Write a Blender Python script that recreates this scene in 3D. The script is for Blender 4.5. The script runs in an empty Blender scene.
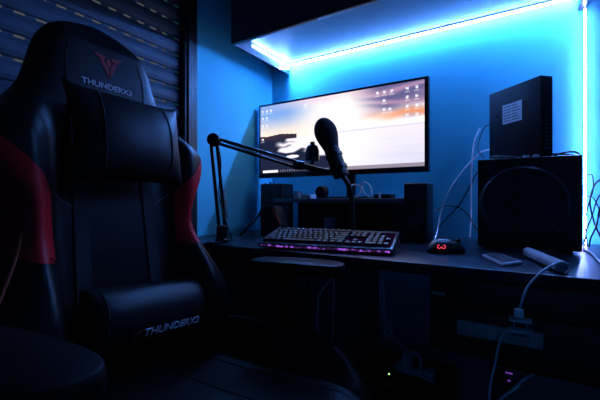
import bpy, bmesh, math, random
from mathutils import Vector, Matrix, noise
random.seed(7)
S = bpy.context.scene
COL = S.collection
A = math.radians(31.8); CH = 0.90; FPX = 355.0
SA, CA = math.sin(A), math.cos(A)

def ray(px, py):
    u = (px-300)/FPX; v = (200-py)/FPX
    return Vector((-SA+CA*u, CA+SA*u, v))
def atY(px, py, Y):
    d = ray(px, py); return Vector((0, 0, CH))+d*(Y/d.y)
def atX(px, py, X):
    d = ray(px, py); return Vector((0, 0, CH))+d*(X/d.x)
def atZ(px, py, z):
    d = ray(px, py); return Vector((0, 0, CH))+d*((z-CH)/d.z)

# ------------------------------------------------------------------ materials
def srgb(c):
    return tuple(((x/255)/12.92 if x/255 <= .04045 else (((x/255)+.055)/1.055)**2.4) for x in c)
def mat(name, col, rough=.5, metal=0, spec=.5, noise_amt=.12, scale=30, bump=0, bscale=200, coat=0, trans=0, alpha=1):
    m = bpy.data.materials.new(name); m.use_nodes = True
    nt = m.node_tree; b = nt.nodes['Principled BSDF']
    b.inputs['Roughness'].default_value = rough; b.inputs['Metallic'].default_value = metal
    b.inputs['Specular IOR Level'].default_value = spec
    b.inputs['Coat Weight'].default_value = coat; b.inputs['Transmission Weight'].default_value = trans
    tc = nt.nodes.new('ShaderNodeTexCoord')
    n = nt.nodes.new('ShaderNodeTexNoise'); n.inputs['Scale'].default_value = scale; n.inputs['Detail'].default_value = 4
    nt.links.new(tc.outputs['Object'], n.inputs['Vector'])
    r = nt.nodes.new('ShaderNodeValToRGB')
    c = Vector(col); lo = c*(1-noise_amt); hi = c*(1+noise_amt)
    r.color_ramp.elements[0].color = (*lo, 1); r.color_ramp.elements[1].color = (*[min(1, x) for x in hi], 1)
    r.color_ramp.elements[0].position = .3; r.color_ramp.elements[1].position = .7
    nt.links.new(n.outputs['Fac'], r.inputs['Fac']); nt.links.new(r.outputs['Color'], b.inputs['Base Color'])
    if bump:
        n2 = nt.nodes.new('ShaderNodeTexNoise'); n2.inputs['Scale'].default_value = bscale
        nt.links.new(tc.outputs['Object'], n2.inputs['Vector'])
        bp = nt.nodes.new('ShaderNodeBump'); bp.inputs['Strength'].default_value = bump; bp.inputs['Distance'].default_value = .002
        nt.links.new(n2.outputs['Fac'], bp.inputs['Height']); nt.links.new(bp.outputs['Normal'], b.inputs['Normal'])
    return m
def wood(name, c1, c2, rough=.4, sc=(1, 14, 14), spec=.5):
    m = mat(name, c1, rough, spec=spec); nt = m.node_tree; b = nt.nodes['Principled BSDF']
    tc = nt.nodes.new('ShaderNodeTexCoord'); mp = nt.nodes.new('ShaderNodeMapping'); mp.inputs['Scale'].default_value = sc
    w = nt.nodes.new('ShaderNodeTexNoise'); w.inputs['Scale'].default_value = 3; w.inputs['Detail'].default_value = 8
    r = nt.nodes.new('ShaderNodeValToRGB'); r.color_ramp.elements[0].color = (*c1, 1); r.color_ramp.elements[1].color = (*c2, 1)
    r.color_ramp.elements[0].position = .35; r.color_ramp.elements[1].position = .68
    nt.links.new(tc.outputs['Object'], mp.inputs['Vector']); nt.links.new(mp.outputs['Vector'], w.inputs['Vector'])
    nt.links.new(w.outputs['Fac'], r.inputs['Fac']); nt.links.new(r.outputs['Color'], b.inputs['Base Color'])
    return m
def emit(name, col, strength):
    m = bpy.data.materials.new(name); m.use_nodes = True; nt = m.node_tree
    nt.nodes.remove(nt.nodes['Principled BSDF'])
    e = nt.nodes.new('ShaderNodeEmission'); e.inputs['Color'].default_value = (*col, 1); e.inputs['Strength'].default_value = strength
    nt.links.new(e.outputs[0], nt.nodes['Material Output'].inputs['Surface'])
    return m
M = dict(
    wall=mat('painted_wall', (.075, .58, .72), .75, noise_amt=.04, scale=6, bump=.15, bscale=60),
    ceil=mat('ceiling_paint', (.5, .5, .5), .9, noise_amt=.05),
    floor=wood('dark_floorboards', (.012, .010, .010), (.03, .024, .02), .5),
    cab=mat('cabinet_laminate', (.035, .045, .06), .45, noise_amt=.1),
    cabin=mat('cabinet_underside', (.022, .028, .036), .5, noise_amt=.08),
    desk=wood('desk_veneer', (.008, .015, .024), (.018, .030, .042), .32, spec=.22),
    panel=mat('inner_panel_laminate', (.11, .14, .19), .5),
    riser=mat('riser_laminate', (.10, .13, .15), .35),
    drawer=wood('drawer_veneer', (.010, .008, .008), (.024, .018, .016), .5),
    frame=mat('window_frame_paint', (.012, .010, .010), .45),
    slat=mat('shutter_slat_paint', (.06, .09, .125), .6, noise_amt=.04, scale=5),
    leather=mat('black_leatherette', (.006, .006, .007), .42, spec=.17, bump=.25, bscale=350, noise_amt=.2),
    leather2=mat('black_cushion_leatherette', (.007, .007, .008), .46, spec=.18, bump=.25, bscale=350, noise_amt=.2),
    red=mat('red_leatherette', (.62, .010, .016), .45, spec=.15, bump=.25, bscale=350),
    redpipe=mat('red_piping', (.8, .10, .045), .5),
    strap=mat('webbing', (.004, .004, .005), .8, bump=.4, bscale=600),
    thread=mat('white_embroidery', (.55, .55, .58), .7),
    redthread=mat('red_embroidery', (.35, .01, .015), .7),
    plastic=mat('black_plastic', (.012, .012, .014), .38),
    padm=mat('armrest_rubber', (.004, .004, .005), .45, spec=.13, bump=.2, bscale=400),
    matte=mat('matte_black_plastic', (.008, .007, .011), .6, spec=.3, bump=.2, bscale=400),
    gloss=mat('glossy_black', (.006, .006, .008), .12),
    foam=mat('black_foam', (.010, .010, .014), .95, spec=.2, bump=.8, bscale=500),
    metal=mat('black_arm_metal', (.02, .02, .022), .3, metal=.6),
    steel=mat('steel', (.4, .4, .42), .3, metal=1),
    greyplate=mat('grey_plate', (.42, .42, .40), .5),
    white=mat('white_plastic', (.32, .33, .37), .4),
    white2=mat('bright_white_plastic', (.88, .88, .88), .35),
    boxm=mat('dark_box_shell', (.004, .004, .009), .6, spec=.15),
    cable_w=mat('white_cable_sheath', (.88, .88, .9), .5),
    cable_b=mat('black_cable_sheath', (.012, .012, .015), .5),
    label=mat('paper_label', (.62, .62, .64), .6),
    ink=mat('print_ink', (.05, .05, .06), .6),
    redpl=mat('red_plastic', (.5, .02, .02), .4),
    key=mat('keycap_plastic', (.009, .009, .012), .42, spec=.3),
    keytop=mat('keycap_legend', (.12, .12, .16), .5),
    dark=mat('speaker_case', (.010, .011, .014), .42),
    cone=mat('speaker_cone', (.03, .032, .04), .22),
    skin=mat('dusty_red_box', (.30, .06, .07), .5),
    blueb=mat('pale_blue_carton', (.25, .35, .42), .6),
    glass=mat('clear_tumbler', (.8, .85, .9), .05, trans=.9),
    led_blue=emit('led_blue', (.12, .30, 1.0), 350),
    led_bead=emit('led_bead', (.12, .31, 1.0), 350),
    led_violet=emit('led_violet', (.50, .32, 1.0), 100),
    led_purple=emit('led_purple', (.30, .08, .7), .35),
    led_red=emit('led_red', (1, .06, .12), 1.3),
    led_green=emit('led_green', (.5, 1, .3), 1.5),
    glow_key=emit('key_backlight', (.30, .05, .6), .02),
)
# ------------------------------------------------------------------ builders
def link(name, bm, m, parent=None, smooth=False, loc=None):
    me = bpy.data.meshes.new(name); 
    bmesh.ops.recalc_face_normals(bm, faces=bm.faces)
    bm.to_mesh(me); bm.free()
    mats = m if isinstance(m, (list, tuple)) else [m]
    for x in mats: me.materials.append(x)
    if smooth:
        for p in me.polygons: p.use_smooth = True
        if smooth != 'all':
            try: me.set_sharp_from_angle(angle=math.radians(40))
            except Exception: pass
    o = bpy.data.objects.new(name, me); COL.objects.link(o)
    if parent:
        o.parent = parent
        o.matrix_parent_inverse = parent.matrix_world.inverted() if parent.type == 'EMPTY' and not parent.get('_local') else Matrix.Identity(4)
    if loc is not None: o.location = loc
    return o
def tag(o, label, cat, group=None, kind=None):
    o['label'] = label; o['category'] = cat
    if group: o['group'] = group
    if kind: o['kind'] = kind
    return o
def thing(name, label, cat, loc=(0, 0, 0), group=None):
    """Empty at the thing's base; parts are modelled in world space and parented keeping place."""
    o = bpy.data.objects.new(name, None); COL.objects.link(o); o.empty_display_size = .05
    o.location = loc
    o.matrix_world = Matrix.Translation(loc)
    return tag(o, label, cat, group)
def struct(name, bm, m, parent=None, smooth=False):
    o = link(name, bm, m, parent, smooth)
    if not parent: o['kind'] = 'structure'
    return o
def box(bm, x0, x1, y0, y1, z0, z1, bev=0, seg=2, mi=0, rot=None, piv=None):
    t = bmesh.new()
    bmesh.ops.create_cube(t, size=1)
    for v in t.verts:
        v.co = Vector(((x0+x1)/2+v.co.x*(x1-x0), (y0+y1)/2+v.co.y*(y1-y0), (z0+z1)/2+v.co.z*(z1-z0)))
    if bev: bmesh.ops.bevel(t, geom=t.edges[:], offset=bev, segments=seg, affect='EDGES', profile=.5)
    if rot is not None:
        bmesh.ops.transform(t, matrix=Matrix.Translation(piv) @ rot @ Matrix.Translation(-Vector(piv)), verts=t.verts)
    merge(bm, t, mi)
def merge(bm, t, mi=0):
    vm = {v: bm.verts.new(v.co) for v in t.verts}
    for f in t.faces:
        try:
            nf = bm.faces.new([vm[v] for v in f.verts]); nf.material_index = mi; nf.smooth = f.smooth
        except ValueError: pass
    t.free()
def obox(name, m, parent, *a, **k):
    bm = bmesh.new(); box(bm, *a, **k); return link(name, bm, m, parent, smooth=bool(k.get('bev')))
def catmull(pts, n=8):
    P = [Vector(p) for p in pts]
    if len(P) < 3: return P
    P = [P[0]*2-P[1]]+P+[P[-1]*2-P[-2]]
    out = []
    for i in range(1, len(P)-2):
        for j in range(n):
            t = j/n; a, b, c, d = P[i-1], P[i], P[i+1], P[i+2]
            out.append(.5*((2*b)+(c-a)*t+(2*a-5*b+4*c-d)*t*t+(3*b-a-3*c+d)*t**3))
    out.append(P[-2]); return out
def tube(bm, pts, r, seg=10, smooth=8, caps=True, closed=False, flat=1.0, mi=0):
    P = catmull(pts, smooth) if smooth else [Vector(p) for p in pts]
    rr = r if callable(r) else (lambda t: r)
    up = Vector((0, 0, 1)); rings = []
    prev = None
    for i, p in enumerate(P):
        d = (P[min(i+1, len(P)-1)]-P[max(i-1, 0)]).normalized()
        if prev is None:
            a = up if abs(d.dot(up)) < .9 else Vector((1, 0, 0))
            n1 = d.cross(a).normalized()
        else: n1 = (prev-d*prev.dot(d)).normalized()
        prev = n1; n2 = d.cross(n1)
        R = rr(i/max(1, len(P)-1))
        rings.append([bm.verts.new(p+(n1*math.cos(2*math.pi*k/seg)+n2*math.sin(2*math.pi*k/seg)*flat)*R) for k in range(seg)])
    for a, b in zip(rings, rings[1:]):
        for k in range(seg):
            f = bm.faces.new((a[k], a[(k+1) % seg], b[(k+1) % seg], b[k])); f.material_index = mi; f.smooth = True
    if caps:
        for R in (rings[0], rings[-1][::-1]):
            f = bm.faces.new(R); f.material_index = mi
def otube(name, m, parent, pts, r, **k):
    bm = bmesh.new(); tube(bm, pts, r, **k); return link(name, bm, m, parent, smooth=True)
def lathe(bm, prof, origin, axis=(0, 0, 1), seg=32, mi=0):
    ax = Vector(axis).normalized(); a = Vector((0, 0, 1)) if abs(ax.z) < .9 else Vector((1, 0, 0))
    n1 = ax.cross(a).normalized(); n2 = ax.cross(n1); O = Vector(origin); rings = []
    for r, h in prof:
        rings.append([bm.verts.new(O+ax*h+(n1*math.cos(2*math.pi*k/seg)+n2*math.sin(2*math.pi*k/seg))*max(r, 1e-5)) for k in range(seg)])
    for p, q in zip(rings, rings[1:]):
        for k in range(seg):
            f = bm.faces.new((p[k], p[(k+1) % seg], q[(k+1) % seg], q[k])); f.smooth = True; f.material_index = mi
    bmesh.ops.remove_doubles(bm, verts=bm.verts, dist=2e-5)
def olathe(name, m, parent, prof, origin, axis=(0, 0, 1), seg=32):
    bm = bmesh.new(); lathe(bm, prof, origin, axis, seg); return link(name, bm, m, parent, smooth=True)
def text_bm(s, size, frame, depth=.0008, xs=1.0, shear=0.0):
    """frame: 4x4 matrix, text local x right, y up, z out."""
    cu = bpy.data.curves.new('t', 'FONT'); cu.body = s; cu.size = size; cu.align_x = 'CENTER'; cu.align_y = 'CENTER'
    cu.extrude = depth; cu.shear = shear; cu.offset = size*.012
    to = bpy.data.objects.new('t', cu); COL.objects.link(to)
    dg = bpy.context.evaluated_depsgraph_get(); me = bpy.data.meshes.new_from_object(to.evaluated_get(dg))
    bm = bmesh.new(); bm.from_mesh(me)
    bmesh.ops.transform(bm, matrix=frame @ Matrix.Diagonal((xs, 1, 1, 1)), verts=bm.verts)
    bpy.data.objects.remove(to); bpy.data.curves.remove(cu); bpy.data.meshes.remove(me)
    return bm
def frame_from(o, x, y):
    x = Vector(x).normalized(); z = x.cross(Vector(y)).normalized(); y = z.cross(x)
    m = Matrix((x, y, z)).transposed().to_4x4(); m.translation = Vector(o); return m
def interp(tab, z):
    if z <= tab[0][0]: return tab[0][1]
    for i in range(len(tab)-1):
        a, b = tab[i], tab[i+1]
        if z <= b[0]:
            t = (z-a[0])/(b[0]-a[0])
            p0 = tab[i-1][1] if i else a[1]; p3 = tab[i+2][1] if i+2 < len(tab) else b[1]
            m0 = (b[1]-p0)/(b[0]-(tab[i-1][0] if i else a[0])+1e-9)*(b[0]-a[0])
            m1 = (p3-a[1])/((tab[i+2][0] if i+2 < len(tab) else b[0])-a[0]+1e-9)*(b[0]-a[0])
            return (2*t**3-3*t*t+1)*a[1]+(t**3-2*t*t+t)*m0+(-2*t**3+3*t*t)*b[1]+(t**3-t*t)*m1
    return tab[-1][1]
def sst(a, b, x):
    t = max(0, min(1, (x-a)/(b-a))); return t*t*(3-2*t)

# ------------------------------------------------------------------ room
WY = 1.54; WX = -1.13; RX = 1.7; BY = -1.5; HZ = 2.45
def sbox(name, m, *a):
    bm = bmesh.new(); box(bm, *a); return struct(name, bm, m)
sbox('wall_back', M['wall'], WX-.25, RX+.1, WY, WY+.12, 0, HZ)
sbox('wall_right', M['wall'], RX, RX+.1, BY, WY, 0, HZ)
sbox('wall_front', M['wall'], WX-.25, RX+.1, BY-.12, BY, 0, HZ)
sbox('floor', M['floor'], WX-.25, RX+.1, BY-.12, WY+.12, -.1, 0)
sbox('ceiling', M['ceil'], WX-.25, RX+.1, BY-.12, WY+.12, HZ, HZ+.1)
# left wall around the window opening
OY0, OY1, OZ0, OZ1 = -1.0, 1.018, .62, 2.15
bm = bmesh.new()
box(bm, WX-.2, WX, OY1, WY, 0, HZ); box(bm, WX-.2, WX, BY, OY0, 0, HZ)
box(bm, WX-.2, WX, OY0, OY1, 0, OZ0); box(bm, WX-.2, WX, OY0, OY1, OZ1, HZ)
struct('wall_left', bm, M['wall'])
bm = bmesh.new()
box(bm, WX-.015, WX+.006, .95, OY1-.002, OZ0+.002, OZ1-.002, .004)
box(bm, WX-.03, WX+.014, .962, .985, OZ0+.002, OZ1-.002, .003)
box(bm, WX-.07, WX+.006, OY0+.002, OY0+.08, OZ0+.002, OZ1-.002, .004)
box(bm, WX-.07, WX+.005, OY0+.08, .934, OZ0+.002, OZ0+.06, .004)
box(bm, WX-.07, WX+.005, OY0+.08, .934, OZ1-.06, OZ1-.002, .004)
wf = struct('window_1', bm, M['frame'])
bm = bmesh.new(); box(bm, WX-.012, WX+.045, OY0+.01, OY1-.01, OZ0-.022, OZ0+.0, .004)
wsill = link('window_sill', bm, M['frame'], None); wsill.parent = wf
# roller shutter: one curved slat pitch after another, light slots pierced along each joint
SX = WX-.03; PITCH = .065
st = thing('roller_shutter', 'pale rolling shutter of horizontal slats pierced by rows of light slots, behind the chair', 'shutter', (SX, 0, OZ0))
bm = bmesh.new()
ys = []; y = OY0+.003
edges = [y]
while y < 1.016:
    y += .026; edges.append(min(y, 1.017))
def slat_row(z0, slots):
    prof = [(0, .0), (-.002, .004), (-.002, .010), (.004, .014), (.009, .026), (.010, .038), (.008, .050), (.003, .060), (0, .065)]
    for i in range(len(edges)-1):
        for j in range(len(prof)-1):
            if slots and j == 1 and i % 2 == 0: continue
            a, b = prof[j], prof[j+1]
            vs = [bm.verts.new((SX+a[0], edges[i], z0+a[1])), bm.verts.new((SX+a[0], edges[i+1], z0+a[1])),
                  bm.verts.new((SX+b[0], edges[i+1], z0+b[1])), bm.verts.new((SX+b[0], edges[i], z0+b[1]))]
            bm.faces.new(vs)
z = OZ0+.003; k = 0
while z < OZ1-.07:
    slat_row(z, z > 1.26); z += PITCH
bmesh.ops.remove_doubles(bm, verts=bm.verts, dist=1e-4)
for f in bm.faces: f.smooth = False
sl = link('slat_curtain', bm, M['slat'], st)
obox('shutter_box', M['slat'], st, SX-.012, SX+.02, OY0+.003, 1.016, OZ1-.085, OZ1-.003, bev=.003)
obox('guide_rail', M['frame'], st, SX-.012, SX+.03, .995, 1.016, OZ0+.003, OZ1-.09)

# ------------------------------------------------------------------ upper cabinet
PX = -1.016; PXR = .166; CFY = 1.124; PZ = CH+.649; UZ = CH+.700
cab = thing('wall_cabinet', 'long dark wall cabinet over the desk with light strips under it', 'cabinet', (-.42, 1.33, PZ))
obox('side_panel', M['cab'], cab, PX-.010, PX, CFY+.001, WY-.001, PZ, 2.2, bev=.0015)
obox('side_panel', M['cab'], cab, PXR+.002, PXR+.022, CFY+.001, WY-.001, PZ, 2.2, bev=.0015)
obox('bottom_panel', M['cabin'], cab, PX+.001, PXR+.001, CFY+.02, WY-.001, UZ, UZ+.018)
obox('top_panel', M['cab'], cab, PX+.001, PXR+.001, CFY+.02, WY-.001, 2.18, 2.2)
W3 = (PXR+.022-PX+.018)/3
for i in range(3):
    d = obox('door', M['cab'], cab, PX-.010+W3*i+.0015, PX-.010+W3*(i+1)-.0015, CFY-.018, CFY, PZ, 2.2, bev=.0015)

# ------------------------------------------------------------------ LED strips
def strip(name_label, segs, up, m, beadm=None, group='LED strips round the cabinet and wall', w=.008, bead=True, ch=None):
    """segs: polyline; up: outward normal of the tape"""
    t = thing('led_strip', name_label, 'light strip', segs[0], group)
    n = Vector(up).normalized()
    bm = bmesh.new(); bb = bmesh.new()
    for a, b in zip(segs, segs[1:]):
        a = Vector(a); b = Vector(b); d = (b-a).normalized(); s = d.cross(n).normalized()
        vs = [a-s*w/2, a+s*w/2, b+s*w/2, b-s*w/2]
        q = [bm.verts.new(v) for v in vs]+[bm.verts.new(v+n*.0025) for v in vs]
        for f in ((0, 1, 2, 3), (4, 5, 6, 7), (0, 1, 5, 4), (1, 2, 6, 5), (2, 3, 7, 6), (3, 0, 4, 7)): bm.faces.new([q[i] for i in f])
        L = (b-a).length; N = max(1, int(L/.0165))
        for i in range(N):
            c = a+d*(L*(i+.5)/N)+n*.0035; h = .0028
            q = [bb.verts.new(c+d*sx*h+s*sy*h+n*sz*.001) for sx, sy, sz in ((-1, -1, -1), (1, -1, -1), (1, 1, -1), (-1, 1, -1), (-1, -1, 1), (1, -1, 1), (1, 1, 1), (-1, 1, 1))]
            for f in ((0, 1, 2, 3), (4, 5, 6, 7), (0, 1, 5, 4), (1, 2, 6, 5), (2, 3, 7, 6), (3, 0, 4, 7)): bb.faces.new([q[i] for i in f])
    link('tape', bm, m, t)
    if ch:
        bc = bmesh.new(); box(bc, *ch); link('added_glow_spacer', bc, M['white'], t)  # added mount, sets the tape off the wall for a wider glow
    if bead:
        o = link('diode', bb, beadm or M['led_bead'], t); o['kind'] = 'stuff'
    else: bb.free()
    return t
zS = CH+.692
strip('long glowing blue light strip along the wall under the cabinet', [(PX+.004, WY-.016, zS), (PXR-.004, WY-.016, zS)], (0, -.4, -1), M['led_blue'], ch=(PX+.002, PXR-.002, WY-.021, WY-.011, zS+.0022, UZ-.0003))
strip('short glowing light strip at the left end under the cabinet', [(PX+.0015, 1.235, zS-.004), (PX+.0015, WY-.024, zS-.004)], (1, 0, -.5), M['led_blue'])
strip('tiny tail of light strip bent down at the cabinet left corner', [(PX+.0008, WY-.016, zS-.014), (PX+.0008, 1.445, zS-.037)], (1, 0, 0), M['led_blue'], bead=False)
strip('vertical light strip running down the wall behind the black subwoofer', [(.186, WY-.016, PZ-.004), (.186, WY-.016, .752)], (0, -1, 0), M['led_violet'], ch=(.184, .188, WY-.0155, WY-.0003, .7515, PZ-.001), w=.005)
strip('short light strip on the right end panel at the top right corner', [(PXR-.001, WY-.012, zS-.004), (PXR-.001, 1.235, zS-.004)], (-1, 0, -.5), M['led_blue'])

# ------------------------------------------------------------------ desk
DY = .867; DZ = .75; DR = .75; DL = WX+.004
dk = thing('desk', 'long dark glossy desk along the wall with drawers on the right', 'desk', (-.2, 1.2, 0))
obox('desktop', M['desk'], dk, DL, DR, DY, WY-.003, DZ-.028, DZ, bev=.003)
obox('side_panel', M['cab'], dk, DL+.002, DL+.022, DY+.03, WY-.02, 0, DZ-.028)
obox('side_panel', M['panel'], dk, -.55, -.53, DY+.03, WY-.02, 0, DZ-.028)
obox('side_panel', M['cab'], dk, DR-.022, DR-.002, DY+.03, WY-.02, 0, DZ-.028)
obox('front_panel', M['drawer'], dk, DL+.022, -.55, DY+.04, DY+.058, .05, DZ-.03)
# drawer block hung under the top
bm = bmesh.new()
box(bm, -.184, -.168, DY+.033, 1.40, .545, DZ-.029); box(bm, -.168, DR-.022, DY+.035, 1.40, .545, .56); box(bm, -.168, DR-.022, 1.385, 1.40, .56, DZ-.029)
link('drawer_case', bm, M['drawer'], dk)
for (x0, x1) in ((-.184, .30), (.303, DR-.022)):
    for (z0, z1) in ((.655, .718), (.547, .652)):
        d = obox('drawer', M['drawer'], dk, x0+.001, x1, DY+.016, DY+.032, z0, z1, bev=.002)
        if x0 < 0 and z0 > .6:
            h = obox('handle', M['greyplate'], d, -.178, -.148, DY+.008, DY+.0165, .677, .685, bev=.002)
        elif x0 < 0:
            h = obox('handle', M['greyplate'], d, -.122, .04, DY+.004, DY+.0165, .595, .628, bev=.003)
        else:
            h = obox('handle', M['greyplate'], d, .45, .53, DY+.006, DY+.0165, (z0+z1)/2-.005, (z0+z1)/2+.005, bev=.002)

# ------------------------------------------------------------------ monitor
MY = 1.40
pl_t = atY(257, 105, MY); pl_b = atY(262, 177, MY); pr_t = atY(426, 77, MY); pr_b = atY(428, 170.5, MY)
mx0 = (pl_t.x+pl_b.x)/2-.004; mx1 = (pr_t.x+pr_b.x)/2+.006; mz0 = (pl_b.z+pr_b.z)/2-.005; mz1 = (pl_t.z+pr_t.z)/2
mon = thing('monitor', 'ultrawide monitor lit with a sunset beach desktop, on the riser', 'monitor', ((mx0+mx1)/2, MY, .905))
obox('bezel', M['gloss'], mon, mx0, mx1, MY, MY+.028, mz0, mz1, bev=.003)
obox('rear_housing', M['matte'], mon, mx0+.12, mx1-.12, MY+.028, MY+.055, mz0+.05, mz1-.05, bev=.01)
bm = bmesh.new()
mcx = atY(347, 180, 1.42).x
box(bm, mcx-.02, mcx+.02, MY+.056, MY+.076, .914, mz0+.20, .004)
link('stand_neck', bm, M['plastic'], mon, smooth=True)
obox('stand_base', M['plastic'], mon, mcx-.11, mcx+.11, MY-.06, MY+.11, .9062, .914, bev=.003)
def scr(x, y, ar=2.3):
    n = lambda a, b, s=0: noise.noise(Vector((x*a, y*b, s)))
    def mix(a, b, t): return tuple(p+(q-p)*max(0, min(1, t)) for p, q in zip(a, b))
    W = (255, 250, 250); cream = (255, 232, 214)
    hz = .50+.0*x
    # sky
    c = mix(cream, (120, 165, 232), sst(.53, .9, y)*(1-sst(.15, .6, x)))
    c = mix(c, W, sst(.18, .50, x)*.85)
    pk = math.exp(-((x-.42)/.3)**2)*sst(.86, 1.0, y+n(6, 8)*.05); c = mix(c, (235, 205, 222), pk*.7)
    cl = sst(.62, .86, x+.25*(y-.7))*sst(.60, .74, y+n(5, 9, 3)*.12)
    band = .5+.5*math.sin(y*42+n(3, 6, 5)*5+x*6)
    c = mix(c, mix((84, 80, 132), (200, 150, 178), band*.7), cl*(.92))
    orb = sst(.60, .95, x)*math.exp(-((y-.635+n(6, 3, 1)*.06)/.045)**2)
    c = mix(c, (238, 150, 104), orb*.9)
    if y < hz:   # sea / wet sand
        sea = mix((238, 228, 240), (215, 214, 236), sst(hz, 0, y)+n(4, 30, 7)*.5)
        sea = mix(sea, (255, 252, 252), math.exp(-((x-.5)/.28)**2)*.8)
        rk = sst(.02, -.03, x-(.20+.16*sst(.5, .2, y)+.05*n(14, 18, 9)+.20*sst(.28, .12, y)))
        sea = mix(sea, (30, 36, 62), rk)
        foam = math.exp(-((y-.41-.02*n(20, 3, 2))/.035)**2)*sst(.10, .16, x)*(1-sst(.40, .5, x)); sea = mix(sea, (250, 240, 248), foam)
        foam = math.exp(-(((y-.33)/.06)**2+((x-.22)/.09)**2)*1.3); sea = mix(sea, (248, 240, 250), sst(.3, .6, foam+n(18, 18, 4)*.3))
        foam = math.exp(-(((y-.225)/.025)**2+((x-.24)/.05)**2)); sea = mix(sea, (245, 240, 250), sst(.35, .5, foam))
        c = sea
    if hz-.02 < y < hz+.055*(1-.15*math.sin(x*30)) and x < .27: c = (52, 44, 62)
    if abs(y-hz) < .012 and x > .5: c = mix(c, (205, 205, 225), .7)
    if y < .045: # task bar
        c = (26, 28, 44) if x < .45 else mix((26, 28, 44), (150, 138, 156), sst(.4, .6, x))
        if .02 < x < .135 and .008 < y: c = (250, 250, 255)
        if .15 < x < .45 and (x*60) % 1 < .4 and .015 < y < .045: c = (120, 120, 150)
    # icons: a white glyph with its short caption line below
    cols = [(.018, range(0, 5)), (.050, range(0, 3)), (.082, range(0, 1)), (.963, range(0, 4)), (.918, range(0, 4)), (.84, range(0, 1)), (.80, range(0, 3)), (.765, range(0, 1)), (.60, range(0, 1)), (.56, range(0, 1)), (.43, range(0, 1)), (.33, range(0, 1)), (.52, range(0, 1)), (.83, range(2, 3))]
    for cx, rows in cols:
        for r in rows:
            cy = .925-r*.105
            if abs(x-cx) < .0075 and abs(y-cy) < .017 and (n(150, 90, r) > -.2): return (240, 240, 250)
            if abs(x-cx) < .013 and abs(y-(cy-.038)) < .007: return mix(c, (255, 255, 255), .45)
    return c
NX, NY = 336, 146
verts = []; faces = []; cols = []
sx0, sx1, sz0, sz1 = mx0+.011, mx1-.015, mz0+.022, mz1-.011
for j in range(NY+1):
    for i in range(NX+1):
        verts.append((sx0+(sx1-sx0)*i/NX, MY-.0008, sz0+(sz1-sz0)*j/NY)); cols.append(scr(i/NX, j/NY))
for j in range(NY):
    for i in range(NX):
        a = j*(NX+1)+i; faces.append((a, a+1, a+NX+2, a+NX+1))
me = bpy.data.meshes.new('screen'); me.from_pydata(verts, [], faces)
ca = me.color_attributes.new('picture', 'FLOAT_COLOR', 'POINT')
for i, c in enumerate(cols): ca.data[i].color = (*srgb(c), 1)
sm = bpy.data.materials.new('screen_picture'); sm.use_nodes = True; nt = sm.node_tree; nt.nodes.remove(nt.nodes['Principled BSDF'])
e = nt.nodes.new('ShaderNodeEmission'); at = nt.nodes.new('ShaderNodeAttribute'); at.attribute_name = 'picture'
nt.links.new(at.outputs['Color'], e.inputs['Color']); e.inputs['Strength'].default_value = 1.15
nt.links.new(e.outputs[0], nt.nodes['Material Output'].inputs['Surface']); me.materials.append(sm)
so = bpy.data.objects.new('screen', me); COL.objects.link(so); so.parent = mon; so.matrix_parent_inverse = mon.matrix_world.inverted()

# ------------------------------------------------------------------ riser shelf
RY = 1.25; rx0 = atY(272, 197, RY).x; rx1 = atY(403, 200, 1.262).x-.002
rs = thing('monitor_riser', 'dark low shelf riser standing on the desk under the monitor', 'shelf', ((rx0+rx1)/2, 1.36, DZ))
obox('top_board', M['riser'], rs, rx0, rx1, RY, 1.533, .888, .906, bev=.002)
lgx0 = atY(283, 210, 1.27).x; lgx1 = atY(290, 210, 1.27).x
obox('leg', M['riser'], rs, lgx0, lgx1, 1.262, 1.285, DZ+.0005, .888)
obox('leg', M['riser'], rs, rx0+.008, rx0+.03, 1.49, 1.515, DZ+.0005, .888)
obox('side_panel', M['drawer'], rs, rx1-.03, rx1-.012, RY+.01, 1.52, DZ+.0005, .888)
obox('back_panel', M['drawer'], rs, atY(298, 210, 1.50).x, rx1-.03, 1.50, 1.512, DZ+.0005, .888)

# ------------------------------------------------------------------ speakers
def speaker(x0, x1, y0, y1, h, label, rotz):
    cx, cy = (x0+x1)/2, (y0+y1)/2
    t = thing('speaker', label, 'speaker', (cx, cy, DZ), 'desk speakers')
    R = Matrix.Rotation(rotz, 4, 'Z'); pv = (cx, cy, DZ)
    bm = bmesh.new(); box(bm, x0, x1, y0, y1, DZ+.006, DZ+h, .008, 3, rot=R, piv=pv); link('case', bm, M['dark'], t, smooth=True)
    for z, r in ((DZ+h*.36, min(.036, (x1-x0)*.4)), (DZ+h*.77, .016)):
        bm = bmesh.new()
        o = Vector((cx, y0-.001, z)); 
        lathe(bm, [(r, .0), (r, -.003), (r*.9, -.004), (r*.8, 0.0005), (r*.3, .0008), (r*.25, -.004), (0, -.006)], o, (0, 1, 0), 24)
        bmesh.ops.transform(bm, matrix=Matrix.Translation(pv) @ R @ Matrix.Translation(-Vector(pv)), verts=bm.verts)
        link('driver', bm, M['cone'], t, smooth=True)
    bm = bmesh.new(); box(bm, x0+.006, x1-.006, y0+.008, y1-.008, DZ+.0003, DZ+.0065, 0, rot=R, piv=pv); link('foot', bm, M['matte'], t)
    return t
sxr0 = atY(403, 200, 1.262).x; sxr1 = atY(427, 200, 1.262).x
speaker(sxr0+.001, sxr1, 1.262, 1.372, .210, 'plain black desk speaker at the right end of the riser', 0)
sxl0 = atY(260, 200, 1.33).x
speaker(sxl0, rx0-.004, 1.33, 1.43, .226, 'black desk speaker at the left end of the riser, near the wall corner', 0)
dx0 = atY(259, 230, 1.15).x; dx1 = atY(283, 230, 1.15).x
sp = thing('controller_dock', 'dark angular gadget with red trim in front of the left speaker', 'electronics', ((dx0+dx1)/2, 1.18, DZ))
bm = bmesh.new()
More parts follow.
